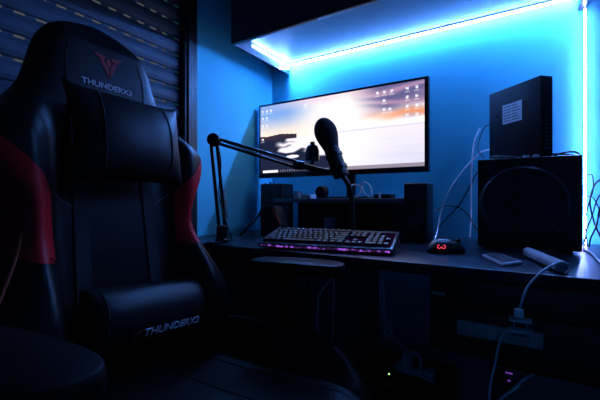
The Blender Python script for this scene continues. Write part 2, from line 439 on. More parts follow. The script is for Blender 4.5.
pf = [(0, 0), (1, 0), (.93, .30), (.72, .72), (.60, 1.0), (.16, 1.0), (.05, .6)]
va = [bm.verts.new((dx0+(dx1-dx0)*a, 1.155, DZ+.0006+.125*b)) for a, b in pf]; vb = [bm.verts.new((dx0+(dx1-dx0)*a, 1.215, DZ+.0006+.125*b)) for a, b in pf]
bm.faces.new(va); bm.faces.new(vb)
for i in range(7): bm.faces.new((va[i], va[(i+1) % 7], vb[(i+1) % 7], vb[i]))
bmesh.ops.bevel(bm, geom=bm.edges[:], offset=.004, segments=2, affect='EDGES')
link('shell', bm, M['dark'], sp, smooth=True)
# trim and little prongs the photo shows on the left one
otube('red_trim', M['redpl'], sp, [atY(272, 209, 1.152), atY(276, 216, 1.152), atY(281, 225, 1.152)], .0026)
for px in (266, 271, 275):
    otube('prong', M['plastic'], sp, [atY(px-2, 208, 1.185), atY(px-.5, 181+(px % 3), 1.185)], .0035, smooth=0)

# ------------------------------------------------------------------ subwoofer
SY = 1.222; bx0 = atY(477.5, 200, SY).x; bx1 = atY(583, 200, SY).x-.001; BH = .274
sw = thing('subwoofer', 'large black cube subwoofer with a round front, right end of desk', 'speaker', ((bx0+bx1)/2, SY+.13, DZ))
obox('cabinet', M['dark'], sw, bx0, bx1, SY, SY+.25, DZ+.008, DZ+BH, bev=.004)
scx, scz = (bx0+bx1)/2-.01, DZ+BH*.50
olathe('surround_ring', M['cone'], sw, [(.112, 0.001), (.112, -.007), (.106, -.012), (.099, -.007), (.098, .001)], (scx, SY-.001, scz), (0, 1, 0), 56)
olathe('cone', M['dark'], sw, [(.099, -.001), (.09, -.002), (.04, -.0006), (.032, -.004), (.0, -.009)], (scx, SY-.0015, scz), (0, 1, 0), 48)
for fx in (bx0+.03, bx1-.03):
    for fy in (SY+.03, SY+.22):
        olathe('foot', M['matte'], sw, [(0, 0), (.012, 0), (.012, .0075), (0, .0075)], (fx, fy, DZ+.0004), seg=16)

# ------------------------------------------------------------------ upright box on the subwoofer
TZ = DZ+BH+.0005
p0 = Vector((-.094, 1.435, TZ)); p1 = Vector((.053, 1.29, TZ))
ex = (p1-p0).normalized(); L = (p1-p0).length; ey = Vector((-ex.y, ex.x, 0))   # away from the viewer
if ey.y < 0: ey = -ey
H = .252; T = .045
ub = thing('media_box', 'slim dark box standing upright on the subwoofer with a white label', 'electronics', (p0+p1)/2)
F = Matrix((ex, ey, Vector((0, 0, 1)))).transposed().to_4x4(); F.translation = p0
def fb(name, m, x0, x1, y0, y1, z0, z1, bev=0):
    bm = bmesh.new(); box(bm, x0, x1, y0, y1, z0, z1, bev); bmesh.ops.transform(bm, matrix=F, verts=bm.verts); return link(name, bm, m, ub, smooth=bool(bev))
fb('case', M['boxm'], 0, L, 0, T, 0, H, .002)
lb = fb('label_sticker', M['label'], .061, .139, -.0006, -.0001, .132, .196)
bm = bmesh.new()
for i in range(6):
    for x0, x1 in ((.065, .095), (.101, .133-.006*(i % 3))):
        box(bm, x0, x1, -.0009, -.0006, .139+i*.0095, .1415+i*.0095)
bmesh.ops.transform(bm, matrix=F, verts=bm.verts); link('print', bm, M['ink'], lb)
for x, z in ((.036, .165), (.145, .188)):
    bm = bmesh.new(); lathe(bm, [(.005, .0), (.005, -.001), (0, -.001)], (x, -.0001, z), (0, 1, 0), 14)
    bmesh.ops.transform(bm, matrix=F, verts=bm.verts); link('screw_hole', bm, M['gloss'], ub)
bm = bmesh.new()
for i in range(11): box(bm, L+.0001, L+.0010, .012, T-.012, .03+i*.012, .036+i*.012)
bmesh.ops.transform(bm, matrix=F, verts=bm.verts); link('vent', bm, M['gloss'], ub)

# small bits on the subwoofer
tag(otube('coiled_cable', M['cable_b'], None, [(-.085, 1.30, TZ+.004), (-.06, 1.265, TZ+.006), (-.03, 1.285, TZ+.009), (-.05, 1.31, TZ+.006), (-.075, 1.275, TZ+.012), (-.02, 1.262, TZ+.006), (.0, 1.275, TZ+.005)], .0035), 'bunch of dark cable lying in front of the upright box on the subwoofer', 'cable')
tag(otube('coiled_cable', M['cable_b'], None, [(.075, 1.30, TZ+.003), (.10, 1.262, TZ+.010), (.13, 1.262, TZ+.012), (.145, 1.30, TZ+.004), (.11, 1.33, TZ+.004), (.085, 1.31, TZ+.014), (.14, 1.28, TZ+.004)], .0025), 'thin dark cable looped on the subwoofer top right of the box', 'cable')
for i, (x, y) in enumerate(((.015, 1.262), (.04, 1.255))):
    bm = bmesh.new(); box(bm, x-.008, x+.008, y-.006, y+.006, TZ, TZ+.009, .002)
    o = link('adapter', bm, M['label'], None, smooth=True)
    tag(o, 'tiny grey adapter on the subwoofer, '+('left' if i == 0 else 'right')+' one of the two', 'adapter', 'tiny adapters on the subwoofer')

# ------------------------------------------------------------------ keyboard
kb_l = atZ(258, 245, DZ+.01); kb_r = atZ(393, 252.5, DZ+.01)
kx = (kb_r-kb_l); kx.z = 0; KL = kx.length; kx.normalize(); ky = Vector((-kx.y, kx.x, 0))
tilt = math.radians(13)
kyt = (ky*math.cos(tilt)+Vector((0, 0, 1))*math.sin(tilt)); kn = kx.cross(kyt)
KF = Matrix((kx, kyt, kn)).transposed().to_4x4(); KF.translation = Vector((kb_l.x, kb_l.y, DZ+.003))
kb = thing('keyboard', 'black mechanical keyboard glowing purple along its front edge', 'keyboard', (kb_l+kb_r)/2)
KD = .158
def kbx(name, m, *a, parent=None, **k):
    bm = bmesh.new(); box(bm, *a, **k); bmesh.ops.transform(bm, matrix=KF, verts=bm.verts); return link(name, bm, m, parent or kb, smooth=bool(k.get('bev')))
kbx('base', M['plastic'], 0, KL, 0, KD, 0, .016, bev=.004)
kbx('key_plate', M['glow_key'], .008, KL-.008, .012, KD-.022, .0161, .0166)
# front light bar: row of lit cells
lm = bpy.data.materials.new('light_bar_glow'); lm.use_nodes = True; nt = lm.node_tree; nt.nodes.remove(nt.nodes['Principled BSDF'])
e = nt.nodes.new('ShaderNodeEmission'); tc = nt.nodes.new('ShaderNodeTexCoord'); n = nt.nodes.new('ShaderNodeTexNoise'); n.inputs['Scale'].default_value = 85; n.inputs['Detail'].default_value = 1
r = nt.nodes.new('ShaderNodeValToRGB'); r.color_ramp.elements[0].color = (.01, .003, .02, 1); r.color_ramp.elements[0].position = .50
r.color_ramp.elements[1].color = (.24, .06, .48, 1); r.color_ramp.elements[1].position = .66
nt.links.new(tc.outputs['Object'], n.inputs['Vector']); nt.links.new(n.outputs['Fac'], r.inputs['Fac']); nt.links.new(r.outputs['Color'], e.inputs['Color'])
e.inputs['Strength'].default_value = 1.6; nt.links.new(e.outputs[0], nt.nodes['Material Output'].inputs['Surface'])
kbx('light_bar', lm, .008, KL-.008, -.0008, .0006, .005, .011)
kw = (KL-.022)/22.5; kdep = (KD-.036)/6.25
kmesh = {}
for fx in (.03, KL-.06):
    p_ = KF @ Vector((fx+.015, KD-.02, 0)); bm = bmesh.new(); box(bm, p_.x-.012, p_.x+.012, p_.y-.003, p_.y+.003, DZ+.0003, p_.z+.001); link('foot', bm, M['plastic'], kb)
nk = 0
def key(col, row, w=1.0):
    global nk
    kk = round(w, 2)
    if kk not in kmesh:
        bm = bmesh.new(); x1 = kw*w-.0025; y1 = kdep-.0025
        lo = [(0, 0), (x1, 0), (x1, y1), (0, y1)]; b = .0016
        v0 = [bm.verts.new((x, y, 0)) for x, y in lo]
        v1 = [bm.verts.new((x+(b if x == 0 else -b), y+(b if y == 0 else -b), .0075)) for x, y in lo]
        bm.faces.new(v0); bm.faces.new(v1)
        for i in range(4): bm.faces.new((v0[i], v0[(i+1) % 4], v1[(i+1) % 4], v1[i]))
        cx = x1/2
        q = [bm.verts.new((cx+a*kw*.13, y1*.5+c*kdep*.12+.001, .0077)) for a, c in ((-1, -1), (1, -1), (1, 1), (-1, 1))]
        f = bm.faces.new(q); f.material_index = 1
        o = link('keycap', bm, [M['key'], M['keytop']], kb); kmesh[kk] = o
    else:
        o = kmesh[kk].copy(); COL.objects.link(o)
    o.matrix_parent_inverse = Matrix.Identity(4)
    o.matrix_basis = kb.matrix_world.inverted() @ (KF @ Matrix.Translation((.011+kw*col, .014+kdep*row+(.25*kdep if row == 5 else 0), .0172)))
    nk += 1
for c, w in ((0, 1.25), (1.25, 1.25), (2.5, 1.25), (3.75, 6.25), (10, 1.25), (11.25, 1.25), (12.5, 1.25), (13.75, 1.25)): key(c, 0, w)
key(0, 1, 2.25)
for i in range(10): key(2.25+i, 1)
key(12.25, 1, 2.75); key(0, 2, 1.75)
for i in range(11): key(1.75+i, 2)
key(12.75, 2, 2.25); key(0, 3, 1.5)
for i in range(12): key(1.5+i, 3)
key(13.5, 3, 1.5)
for i in range(13): key(i, 4)
key(13, 4, 2); key(0, 5)
for i in range(4): key(2+i, 5)
for i in range(4): key(6.5+i, 5)
for i in range(4): key(11+i, 5)
for c in (15.25, 16.25, 17.25): key(c, 0)
key(16.25, 1)
for rr in (3, 4):
    for c in (15.25, 16.25, 17.25): key(c, rr)
key(18.5, 0, 2); key(20.5, 0)
for rr in (1, 2, 3):
    for c in (18.5, 19.5, 20.5): key(c, rr)
key(21.5, 0, 1); key(21.5, 2); key(18.5, 4); key(19.5, 4)

# ------------------------------------------------------------------ mouse
mo = atZ(446, 254, DZ)
ms = thing('mouse', 'small dark mouse with a red glowing logo on the desk', 'mouse', mo+Vector((0, .03, 0)))
bm = bmesh.new(); N1, N2 = 20, 14; ML, MW, MH = .110, .068, .038
mang = math.radians(-52); MF = Matrix.Translation(mo+Vector((-.005, .028, .001))) @ Matrix.Rotation(mang, 4, 'Z')
g = []
for i in range(N1+1):
    a = -1+2*i/N1; row = []
    wv = MW/2*(1-abs(a)**2.6)**.5*(1-.13*math.cos(a*2.6)) if abs(a) < 1 else .0008
    hv = MH*max(.03, (1-abs(a)**2.4))**.6*(1-.25*a*.6)
    for j in range(N2+1):
        th = math.pi*j/N2
        row.append(bm.verts.new(Vector((math.cos(th)*wv, a*ML/2, .002+abs(math.sin(th))**.8*hv))))
    g.append(row)
for i in range(N1):
    for j in range(N2): bm.faces.new((g[i][j], g[i][j+1], g[i+1][j+1], g[i+1][j]))
    bm.faces.new((g[i][0], g[i+1][0], g[i+1][N2], g[i][N2]))
bmesh.ops.transform(bm, matrix=MF, verts=bm.verts); link('shell', bm, M['plastic'], ms, smooth='all')
bm = bmesh.new(); lathe(bm, [(0, -.004), (.009, -.004), (.011, 0), (.009, .004), (0, .004)], (0, .034, .028), (1, 0, 0), 20)
bmesh.ops.transform(bm, matrix=MF, verts=bm.verts); link('scroll_wheel', bm, M['matte'], ms, smooth=True)
bm = bmesh.new()
LP = atZ(441.5, 246.3, DZ+.026)
LM = Matrix.Translation(LP+Vector((.002, -.012, 0))) @ Matrix.Rotation(math.radians(18), 4, 'Z')
tube(bm, [LM @ Vector((x*.0095, 0, z*.0045)) for x, z in ((-.45, 1), (-1, .9), (-.95, -.8), (-.35, -.9), (0, .1), (.35, -.9), (.95, -.8), (1, .9), (.45, 1))], .0011, smooth=0, seg=6)
link('lit_logo', bm, M['led_red'], ms)

# ------------------------------------------------------------------ phone, wand, leads
pc = [atZ(482, 255.5, DZ+.004), atZ(497, 253.2, DZ+.004), atZ(523, 262.8, DZ+.004), atZ(503, 265.5, DZ+.004)]
bm = bmesh.new()
lo = [bm.verts.new((p.x, p.y, DZ+.0005)) for p in pc]; hi = [bm.verts.new((p.x, p.y, DZ+.007)) for p in pc]
bm.faces.new(lo); bm.faces.new(hi)
for i in range(4): bm.faces.new((lo[i], lo[(i+1) % 4], hi[(i+1) % 4], hi[i]))
bmesh.ops.bevel(bm, geom=bm.edges[:], offset=.002, segments=2, affect='EDGES')
ph = thing('phone', 'pale flat phone lying on the desk in front of the subwoofer', 'phone', (pc[0]+pc[2])/2-Vector((0, 0, .004)))
link('body', bm, M['white'], ph, smooth=True)
bm = bmesh.new(); cc = sum(pc, Vector())/4
bm.faces.new([bm.verts.new((cc.x+(p.x-cc.x)*.80, cc.y+(p.y-cc.y)*.80, DZ+.0074)) for p in pc])
link('display', bm, M['matte'], ph)
w0 = atZ(529, 252.5, DZ+.014); w1 = atZ(560, 266, DZ+.014); wd = (w1-w0).normalized()
wn = thing('handheld_lamp', 'white elongated stick lying on the desk with a cable at its end', 'lamp', (w0+w1)/2-Vector((0, 0, .014)))
bm = bmesh.new(); tube(bm, [w0-wd*.006, w0-wd*.004, w0, w0.lerp(w1, .5), w1, w1+wd*.005], lambda t: .0125 if .2 < t < .85 else (.006+.0065*min(1, min(t, 1-t)/.18)), smooth=5, seg=16)
link('body', bm, M['white'], wn, smooth=True)
q = w1+wd*.005
otube('cable', M['cable_w'], wn, [q, atY(569, 263, DY+.04)+Vector((0, 0, -.004)), (atY(561, 262, DY+.02)), Vector(atY(549, 267, DY-.006)), atY(537, 276, DY-.02), atY(526, 290, DY-.025), atY(519.5, 309, DY-.028)], .0022)
# plug and adapter hanging in front of the drawer
AY = DY-.035
ad = thing('power_adapter', 'pale plug and adapter hanging by its cable in front of the drawer', 'adapter', atY(519, 348, AY))
def abox(name, m, px0, px1, py0, py1, y0, y1, bev, parent=None):
    a = atY(px0, py0, AY); b = atY(px1, py1, AY)
    return obox(name, m, parent or ad, min(a.x, b.x), max(a.x, b.x), y0, y1, min(a.z, b.z), max(a.z, b.z), bev=bev)
abox('plug_head', M['white2'], 514, 524, 308, 318, AY-.008, AY+.008, .003)
abox('plug_flange', M['white2'], 509, 532, 318, 321.5, AY-.016, AY+.014, .0015)
abox('prong', M['steel'], 513, 515, 321.5, 328, AY-.002, AY+.002, 0)
abox('prong', M['steel'], 526, 528, 321.5, 328, AY-.002, AY+.002, 0)
abox('socket_head', M['white2'], 508, 533, 328, 333, AY-.016, AY+.014, .002)
abox('socket_body', M['greyplate'], 512, 530, 333, 342, AY-.012, AY+.010, .003)
otube('cable', M['cable_w'], ad, [atY(509, 330, AY), atY(503, 334, AY), atY(498, 348, AY), atY(495, 364, AY), atY(491, 380, AY), atY(489, 402, AY), atY(488, 440, AY), (.0, .85, .02), (.06, .95, .005)], .0022)
tag(otube('cable', M['cable_w'], None, [atY(533, 374, .93), atY(524, 379, .90), atY(513, 390, .88), atY(499, 401, .87), atY(480, 430, .87), (-.12, .90, .02), (-.2, 1.0, .006)], .003), 'pale cable slanting down in the dark below the drawers', 'cable')

# ------------------------------------------------------------------ cables on the wall between monitor and subwoofer
def wc(label, m, pts, r=.0025, g=None):
    return tag(otube('cable', m, None, pts, r), label, 'cable', g)
Wb = 1.52
gW = 'cables on the wall behind the desk'
wc('white cable sagging in a wide arc from the subwoofer top to the desk', M['cable_w'], [atY(492, 149, 1.50), atY(480, 153, Wb), atY(470, 163, Wb), atY(459, 176, Wb), atY(447, 195, Wb), atY(441, 213, Wb), atY(437, 232, Wb-.02), atY(434, 242, 1.40)], .0028, gW)
wc('straight pale cable running down the wall just left of the subwoofer', M['cable_w'], [atY(480, 128, Wb), atY(475, 140, Wb), atY(472, 160, Wb), atY(471, 190, Wb), atY(471, 215, Wb), atY(470, 237, Wb-.01)], .0025, gW)
wc('dark cable crossing the wall diagonally from speaker to subwoofer', M['cable_b'], [atY(491, 166, 1.46), atY(478, 172, Wb), atY(470, 186, Wb), atY(459, 205, Wb), atY(446, 219, Wb), atY(438, 228, Wb), atY(432, 236, 1.45)], .0024, gW)
wc('dark cable bowed over between speaker and subwoofer low on the wall', M['cable_b'], [atY(432, 212, 1.46), atY(446, 206, Wb), atY(460, 208, Wb), atY(469, 216, Wb), atY(476, 228, 1.50), atY(484, 236, 1.50)], .0024, gW)
wc('thin dark cable looping out of the left side of the upright box', M['cable_b'], [atY(492, 124, 1.49), atY(485, 127, 1.5), atY(480, 138, Wb), atY(478, 150, 1.51), atY(484, 158, 1.50)], .0018, gW)
# right cluster
gR = 'dark cables tangled at the wall right of the subwoofer'
RC = [([(585, 176), (592, 175), (593, 190), (588, 206), (585, 222), (587, 246)], .002),
      ([(601, 179), (594, 186), (590, 202), (594, 222), (600, 236), (604, 246)], .0026),
      ([(604, 190), (597, 200), (592, 216), (586, 232), (584, 248)], .002),
      ([(606, 202), (600, 208), (597, 224), (591, 238), (589, 247)], .0024),
      ([(586, 196), (594, 199), (601, 214), (607, 232), (610, 246)], .0018)]
lbR = ['thin dark cable hooked over at the top of the tangle right of the subwoofer', 'thick dark cable bulging left then right beside the subwoofer',
       'dark cable sweeping down left across the tangle beside the subwoofer', 'dark cable nearest the right picture edge in the tangle', 'thinnest dark cable curving off to the right beside the subwoofer']
for k, (pp, r) in enumerate(RC):
    wc(lbR[k], M['cable_b'], [atY(x, y, 1.50-.02*k+.01*math.sin(i*2+k)) for i, (x, y) in enumerate(pp)], r, gR)
wc('pale cable lying on the desk at the foot of the lit wall strip', M['cable_w'], [atZ(584, 250, DZ+.004), atZ(592, 254, DZ+.004), atZ(600, 262, DZ+.004), atZ(612, 266, DZ+.004)], .0035)

# ------------------------------------------------------------------ things on and under the riser
RZ = .9062
t = thing('round_hub', 'round dark gadget standing on the riser below the monitor', 'electronics', (atY(322, 196, 1.31).x, 1.31, RZ))
c = atY(322, 196, 1.31)
olathe('body', M['matte'], t, [(0, -.018), (.022, -.018), (.026, -.012), (.026, .012), (.022, .018), (0, .018)], (c.x, 1.31, RZ+.027), (.1, 1, 0), 32)
olathe('face', M['gloss'], t, [(0, -.0186), (.02, -.0186), (.02, -.0182)], (c.x, 1.31, RZ+.027), (.1, 1, 0), 32)
x0 = atY(293, 196, 1.33).x
t = thing('small_cup', 'small pale blue cup on the riser left of the round gadget', 'cup', (x0, 1.33, RZ))
olathe('bowl', M['blueb'], t, [(0, .0005), (.013, .0005), (.016, .02), (.0165, .032), (.015, .032), (.013, .004), (0, .004)], (x0+.025, 1.33, RZ), seg=24)
a = atY(268, 193, 1.46); b = atY(312, 193, 1.46)
bm = bmesh.new(); box(bm, a.x, b.x, 1.44, 1.50, RZ+.0002, RZ+.022, .003); tag(link('flat_carton', bm, M['label'], None, smooth=True), 'long low pale carton lying at the back of the riser', 'box')
# two looped pale objects right of the stand
for k, (px, w, h, lb_) in enumerate(((355, .026, .05, 'pale looped ring of cable standing on the riser, left of the two'), (367, .025, .058, 'pale looped cable leaning on the riser, right of the two'))):
    c = atY(px, 195, 1.335)
    pts = [(c.x+w*math.cos(t_)*(1 if k == 0 else .7)+(0 if k == 0 else .010*math.sin(t_)*-1), 1.335+.004*math.sin(3*t_), RZ+h*.5*1.1+h*.5*math.sin(t_)+.004) for t_ in [i*2*math.pi/12 for i in range(13)]]
    tag(otube('cable_loop', M['cable_w'], None, pts, .0032), lb_, 'cable', 'pale cable loops on the riser')
c = atY(381, 195, 1.33)
bm = bmesh.new(); box(bm, c.x-.02, c.x+.045, 1.30, 1.37, RZ+.0002, RZ+.016, .004); tag(link('card_reader', bm, M['matte'], None, smooth=True), 'flat dark box on the riser beside the right speaker', 'electronics')
olx = atY(381, 195, 1.29).x
bm = bmesh.new(); lathe(bm, [(0, 0), (.003, 0), (.0045, .01), (.003, .02), (0, .021)], (olx, 1.275, RZ+.0003), seg=14); tag(link('lip_balm', bm, M['label'], None, smooth=True), 'tiny pale stick standing on the riser edge', 'stick')
# below
c = atY(330, 212, 1.36)
t = thing('tumbler', 'pale short glass standing under the riser', 'cup', (c.x, 1.36, DZ))
olathe('wall', M['blueb'], t, [(0, .0005), (.022, .0005), (.027, .075), (.0255, .075), (.021, .004), (0, .004)], (c.x, 1.36, DZ), seg=28)
c0 = atY(309, 226, 1.33); 
bm = bmesh.new(); box(bm, c0.x-.03, c0.x+.03, 1.31, 1.37, DZ+.0004, DZ+.03, .003); tag(link('small_box', bm, M['skin'], None, smooth=True), 'small reddish box under the riser near its left end', 'box')
c0 = atY(392, 220, 1.36)
bm = bmesh.new(); box(bm, c0.x-.035, c0.x+.02, 1.33, 1.42, DZ+.0004, DZ+.045, .003); tag(link('small_box', bm, M['skin'], None, smooth=True), 'small dull red box under the riser near its right end', 'box')
c0 = atZ(390, 236, DZ); 
t = thing('carton', 'little pale blue carton behind the right end of the keyboard', 'box', c0)
obox('body', M['blueb'], t, c0.x-.012, c0.x+.012, 1.17, 1.20, DZ+.0004, DZ+.036, bev=.0015)
obox('sleeve', M['greyplate'], t, c0.x-.055, c0.x-.0125, 1.17, 1.20, DZ+.0004, DZ+.032, bev=.0015)
c0 = atZ(406, 240, DZ)
bm = bmesh.new(); box(bm, c0.x-.025, c0.x+.028, 1.12, 1.165, DZ+.0004, DZ+.022, .004); tag(link('wallet', bm, M['skin'], None, smooth=True), 'dusky red flat case beside the right speaker', 'case')

# ------------------------------------------------------------------ microphone boom
Yb = .915
base = atY(222, 243, Yb)
mb = thing('microphone_boom', 'black scissor microphone arm clamped to the desk, left of the monitor', 'microphone arm', (base.x, base.y, DZ))
olathe('clamp_socket', M['metal'], mb, [(0, .0005), (.024, .0005), (.024, .012), (.020, .016), (.019, .058), (.012, .062), (0, .062)], (base.x, base.y, DZ), seg=28)
bm = bmesh.new()
box(bm, base.x-.02, base.x+.02, DY-.012, DY-.004, DZ-.075, DZ+.0085, .002); box(bm, base.x-.02, base.x+.02, DY-.010, base.y+.02, DZ+.0006, DZ+.0085, .002)
box(bm, base.x-.02, base.x+.02, DY-.010, base.y, DZ-.075, DZ-.067, .002)
lathe(bm, [(0, 0), (.014, 0), (.014, .006), (.005, .008), (.005, .0375), (0, .0375)], (base.x, DY+.018, DZ-.067), seg=18)
link('clamp', bm, M['metal'], mb, smooth=True)
e0 = Vector((base.x, base.y, DZ+.055)); el = atY(214, 140, .90)
def two(a, b, off, r, name):
    bm = bmesh.new()
    for s in (-1, 1):
        tube(bm, [a+off*s, b+off*s], r, smooth=0, seg=8)
    return link(name, bm, M['metal'], mb, smooth=True)
hx = Vector((CA, SA, 0))*.0105
two(e0, el-Vector((0, 0, .01)), hx, .0060, 'lower_arm')
bm = bmesh.new(); d = (el-e0)
hel = []
for i in range(140):
    t_ = i/139; p = e0+d*(.10+.32*t_)+hx*2.0
    hel.append(p+Vector((math.cos(i*.9)*.0045, math.sin(i*.9)*.0045, 0)))
tube(bm, hel, .0011, smooth=0, seg=5); link('spring', bm, M['steel'], mb, smooth=True)
bm = bmesh.new(); fwd = Vector((-SA, CA, 0))
lathe(bm, [(0, -.014), (.020, -.014), (.023, -.010), (.023, .010), (.020, .014), (0, .014)], el, fwd, 24)
link('elbow_joint', bm, M['metal'], mb, smooth=True)
mm = atY(328, 171, 1.15); jt = atY(299, 165, 1.10)
upo = Vector((0, 0, .0125))
a1 = el+Vector((0, 0, .008)); a2 = jt+Vector((0, 0, .010))
bm = bmesh.new()
tube(bm, [a1, a2], .0056, smooth=0, seg=8); tube(bm, [el+Vector((.012, .008, -.012)), jt+Vector((0, 0, -.012))], .0056, smooth=0, seg=8)
link('upper_arm', bm, M['metal'], mb, smooth=True)
bm = bmesh.new(); hel = []
s0 = el+Vector((.01, .008, .004)); s1 = el.lerp(jt, .55)+Vector((0, 0, -.006)); dd = (s1-s0).normalized(); n1 = dd.cross(Vector((0, 0, 1))).normalized(); n2 = dd.cross(n1)
for i in range(150): hel.append(s0.lerp(s1, i/149)+(n1*math.cos(i*.95)+n2*math.sin(i*.95))*.0045)
tube(bm, hel, .0014, smooth=0, seg=5); link('spring', bm, M['metal'], mb, smooth=True)
bm = bmesh.new()
tube(bm, [jt+Vector((-.018, -.012, 0)), jt+Vector((.016, .01, -.003))], .017, smooth=0, seg=10)
link('end_joint', bm, M['metal'], mb, smooth=True)
bm = bmesh.new(); tube(bm, [jt, jt.lerp(mm, .5)+Vector((0, 0, -.003)), mm+Vector((.012, 0, -.006))], .0105, smooth=4, seg=12); link('mount_bar', bm, M['metal'], mb, smooth=True)
kn_ = atY(312.5, 161, 1.12)
bm = bmesh.new()
kt = atY(312.5, 142, 1.12)
tube(bm, [kn_, kn_.lerp(kt, .1), kn_.lerp(kt, .5), kn_.lerp(kt, .75), kt.lerp(kn_, .12), kt], lambda t: .026 if t < .55 else (.021 if t < .8 else .009), smooth=0, seg=8)
tube(bm, [kn_+Vector((0, 0, -.012)), kn_], .008, smooth=0, seg=8)
link('tension_knob', bm, M['metal'], mb, smooth=True)
# microphone (held by the arm)
mp0 = atY(341.5, 177, 1.15); mp1 = atY(332.5, 152, 1.15); mp2 = atY(321, 118.5, 1.15)
mic = thing('microphone', 'tall dark microphone with an oval foam windscreen before the screen', 'microphone', mp0)
bm = bmesh.new(); tube(bm, [mp0, mp0.lerp(mp1, .15), mp1, mp1.lerp(mp2, .15)], lambda t: .028 if t > .1 else .022, smooth=4, seg=20); link('body', bm, M['matte'], mic, smooth=True)
bm = bmesh.new()
pr = [(0, .024), (.12, .027), (.3, .034), (.5, .041), (.68, .0405), (.84, .032), (.94, .020), (1, .003)]
P_ = [mp1.lerp(mp2, t_-.02) for t_, _ in pr]
tube(bm, [mp1.lerp(mp2, -.05+1.06*t_/24) for t_ in range(25)], lambda t: max(.002, interp(pr, t)), smooth=0, seg=24); link('windscreen', bm, M['foam'], mic, smooth='all')
bm = bmesh.new(); ax = (mp1-mp0).normalized()
lathe(bm, [(.029, -.006), (.033, -.006), (.033, .006), (.029, .006), (.029, -.006)], mp0.lerp(mp1, .35), ax, 24); lathe(bm, [(.029, -.004), (.032, -.004), (.032, .004), (.029, .004), (.029, -.004)], mp0.lerp(mp1, .85), ax, 24)
link('shock_mount', bm, M['metal'], mic, smooth=True)
otube('cable', M['cable_b'], mic, [mp0+Vector((.004, 0, .004)), atY(348, 184, 1.16), atY(351, 194, 1.18), atY(352, 206, 1.20), Vector((atY(352, 206, 1.2).x, 1.215, DZ+.05)), Vector((atY(352, 206, 1.2).x+.01, 1.235, DZ+.004))], .009)
# cable hanging from the microphone arm onto the desk
otube('cable', M['cable_b'], mb, [el+Vector((.02, .0, -.02)), atY(221, 165, .90), atY(219, 195, .90), atY(226, 222, .905), Vector((base.x+.03, base.y+.02, DZ+.006))], .0022)
# slanting dark leg left of the speaker
q0 = atZ(240, 235.5, DZ+.004); q1 = atY(262, 211, 1.12)
tag(otube('cable', M['cable_b'], None, [q0, atY(248, 227, 1.10), atY(256, 219, 1.13), atY(263, 208, 1.16)], .006), 'thick dark lead slanting from the left speaker down to the desk', 'cable')

# ------------------------------------------------------------------ under the desk
ub_ = thing('floor_unit', 'low dark box on the floor under the desk carrying the power strip', 'box', (-.36, 1.28, 0))
obox('case', M['matte'], ub_, -.515, -.20, 1.12, 1.46, .012, .27, bev=.006)
for fx in (-.49, -.225):
    for fy in (1.15, 1.43): olathe('foot', M['matte'], ub_, [(0, 0), (.014, 0), (.014, .0125), (0, .0125)], (fx, fy, .0004), seg=12)
psl = atY(399, 372, 1.25)
ps = thing('power_strip', 'pale power strip with plugs on the low box under the desk', 'power strip', (psl.x, 1.3, .2705))
obox('housing', M['white2'], ps, psl.x-.03, psl.x+.11, 1.29, 1.335, .271, .298, bev=.004)
obox('plug', M['white2'], ps, psl.x-.005, psl.x+.03, 1.293, 1.33, .298, .330, bev=.006)
obox('plug', M['matte'], ps, psl.x+.042, psl.x+.075, 1.293, 1.33, .298, .338, bev=.006)
otube('cable', M['cable_w'], ps, [(psl.x+.012, 1.312, .328), atY(404, 353, 1.31), atY(415, 352, 1.30), atY(421, 360, 1.29), atY(421, 374, 1.28), (psl.x+.12, 1.27, .275)], .005)
otube('cable', M['cable_w'], ps, [(psl.x-.03, 1.31, .285), atY(386, 371, 1.29), atY(372, 369, 1.30), atY(362, 370, 1.32)], .004)
lg = atY(389, 374, 1.215)
bm = bmesh.new(); bmesh.ops.create_icosphere(bm, subdivisions=2, radius=.003, matrix=Matrix.Translation(lg)); 
rt = thing('router', 'black gadget with one small green light under the desk', 'electronics', (lg.x, 1.225, .2705))
obox('case', M['plastic'], rt, lg.x-.03, lg.x+.022, 1.2165, 1.235, .271, lg.z+.012, bev=.003)
link('indicator_light', bm, M['led_green'], rt)
wc('pale cable pair hanging straight down under the desk to the power strip', M['cable_w'], [atY(383, 279, 1.08), atY(384, 300, 1.08), atY(385, 318, 1.08), atY(389, 330, 1.10), atY(398, 341, 1.15), atY(407, 351, 1.24), (psl.x+.06, 1.315, .335)], .0035, 'cables hanging under the desk')
wc('pale cable with a loop hanging beside another cable under the desk', M['cable_w'], [atY(381, 279, 1.07), atY(380, 300, 1.07), atY(386, 322, 1.06), atY(385, 332, 1.06), atY(391, 337, 1.06), atY(391, 326, 1.055), atY(386, 318, 1.065)], .0026, 'cables hanging under the desk')
wc('faint cable hanging straight behind the chair armrest under the desk', M['cable_w'], [atY(334, 276, 1.03), atY(334, 295, 1.03), atY(333, 315, 1.03), atY(333, 332, 1.03), atY(330, 370, 1.02)], .0025, 'cables hanging under the desk')
wc('faint cable slanting to the left under the desk', M['cable_w'], [atY(335, 276, .96), atY(327, 284, .94), atY(321, 292, .93), atY(318, 303, .925), atY(317, 340, .92)], .002, 'cables hanging under the desk')
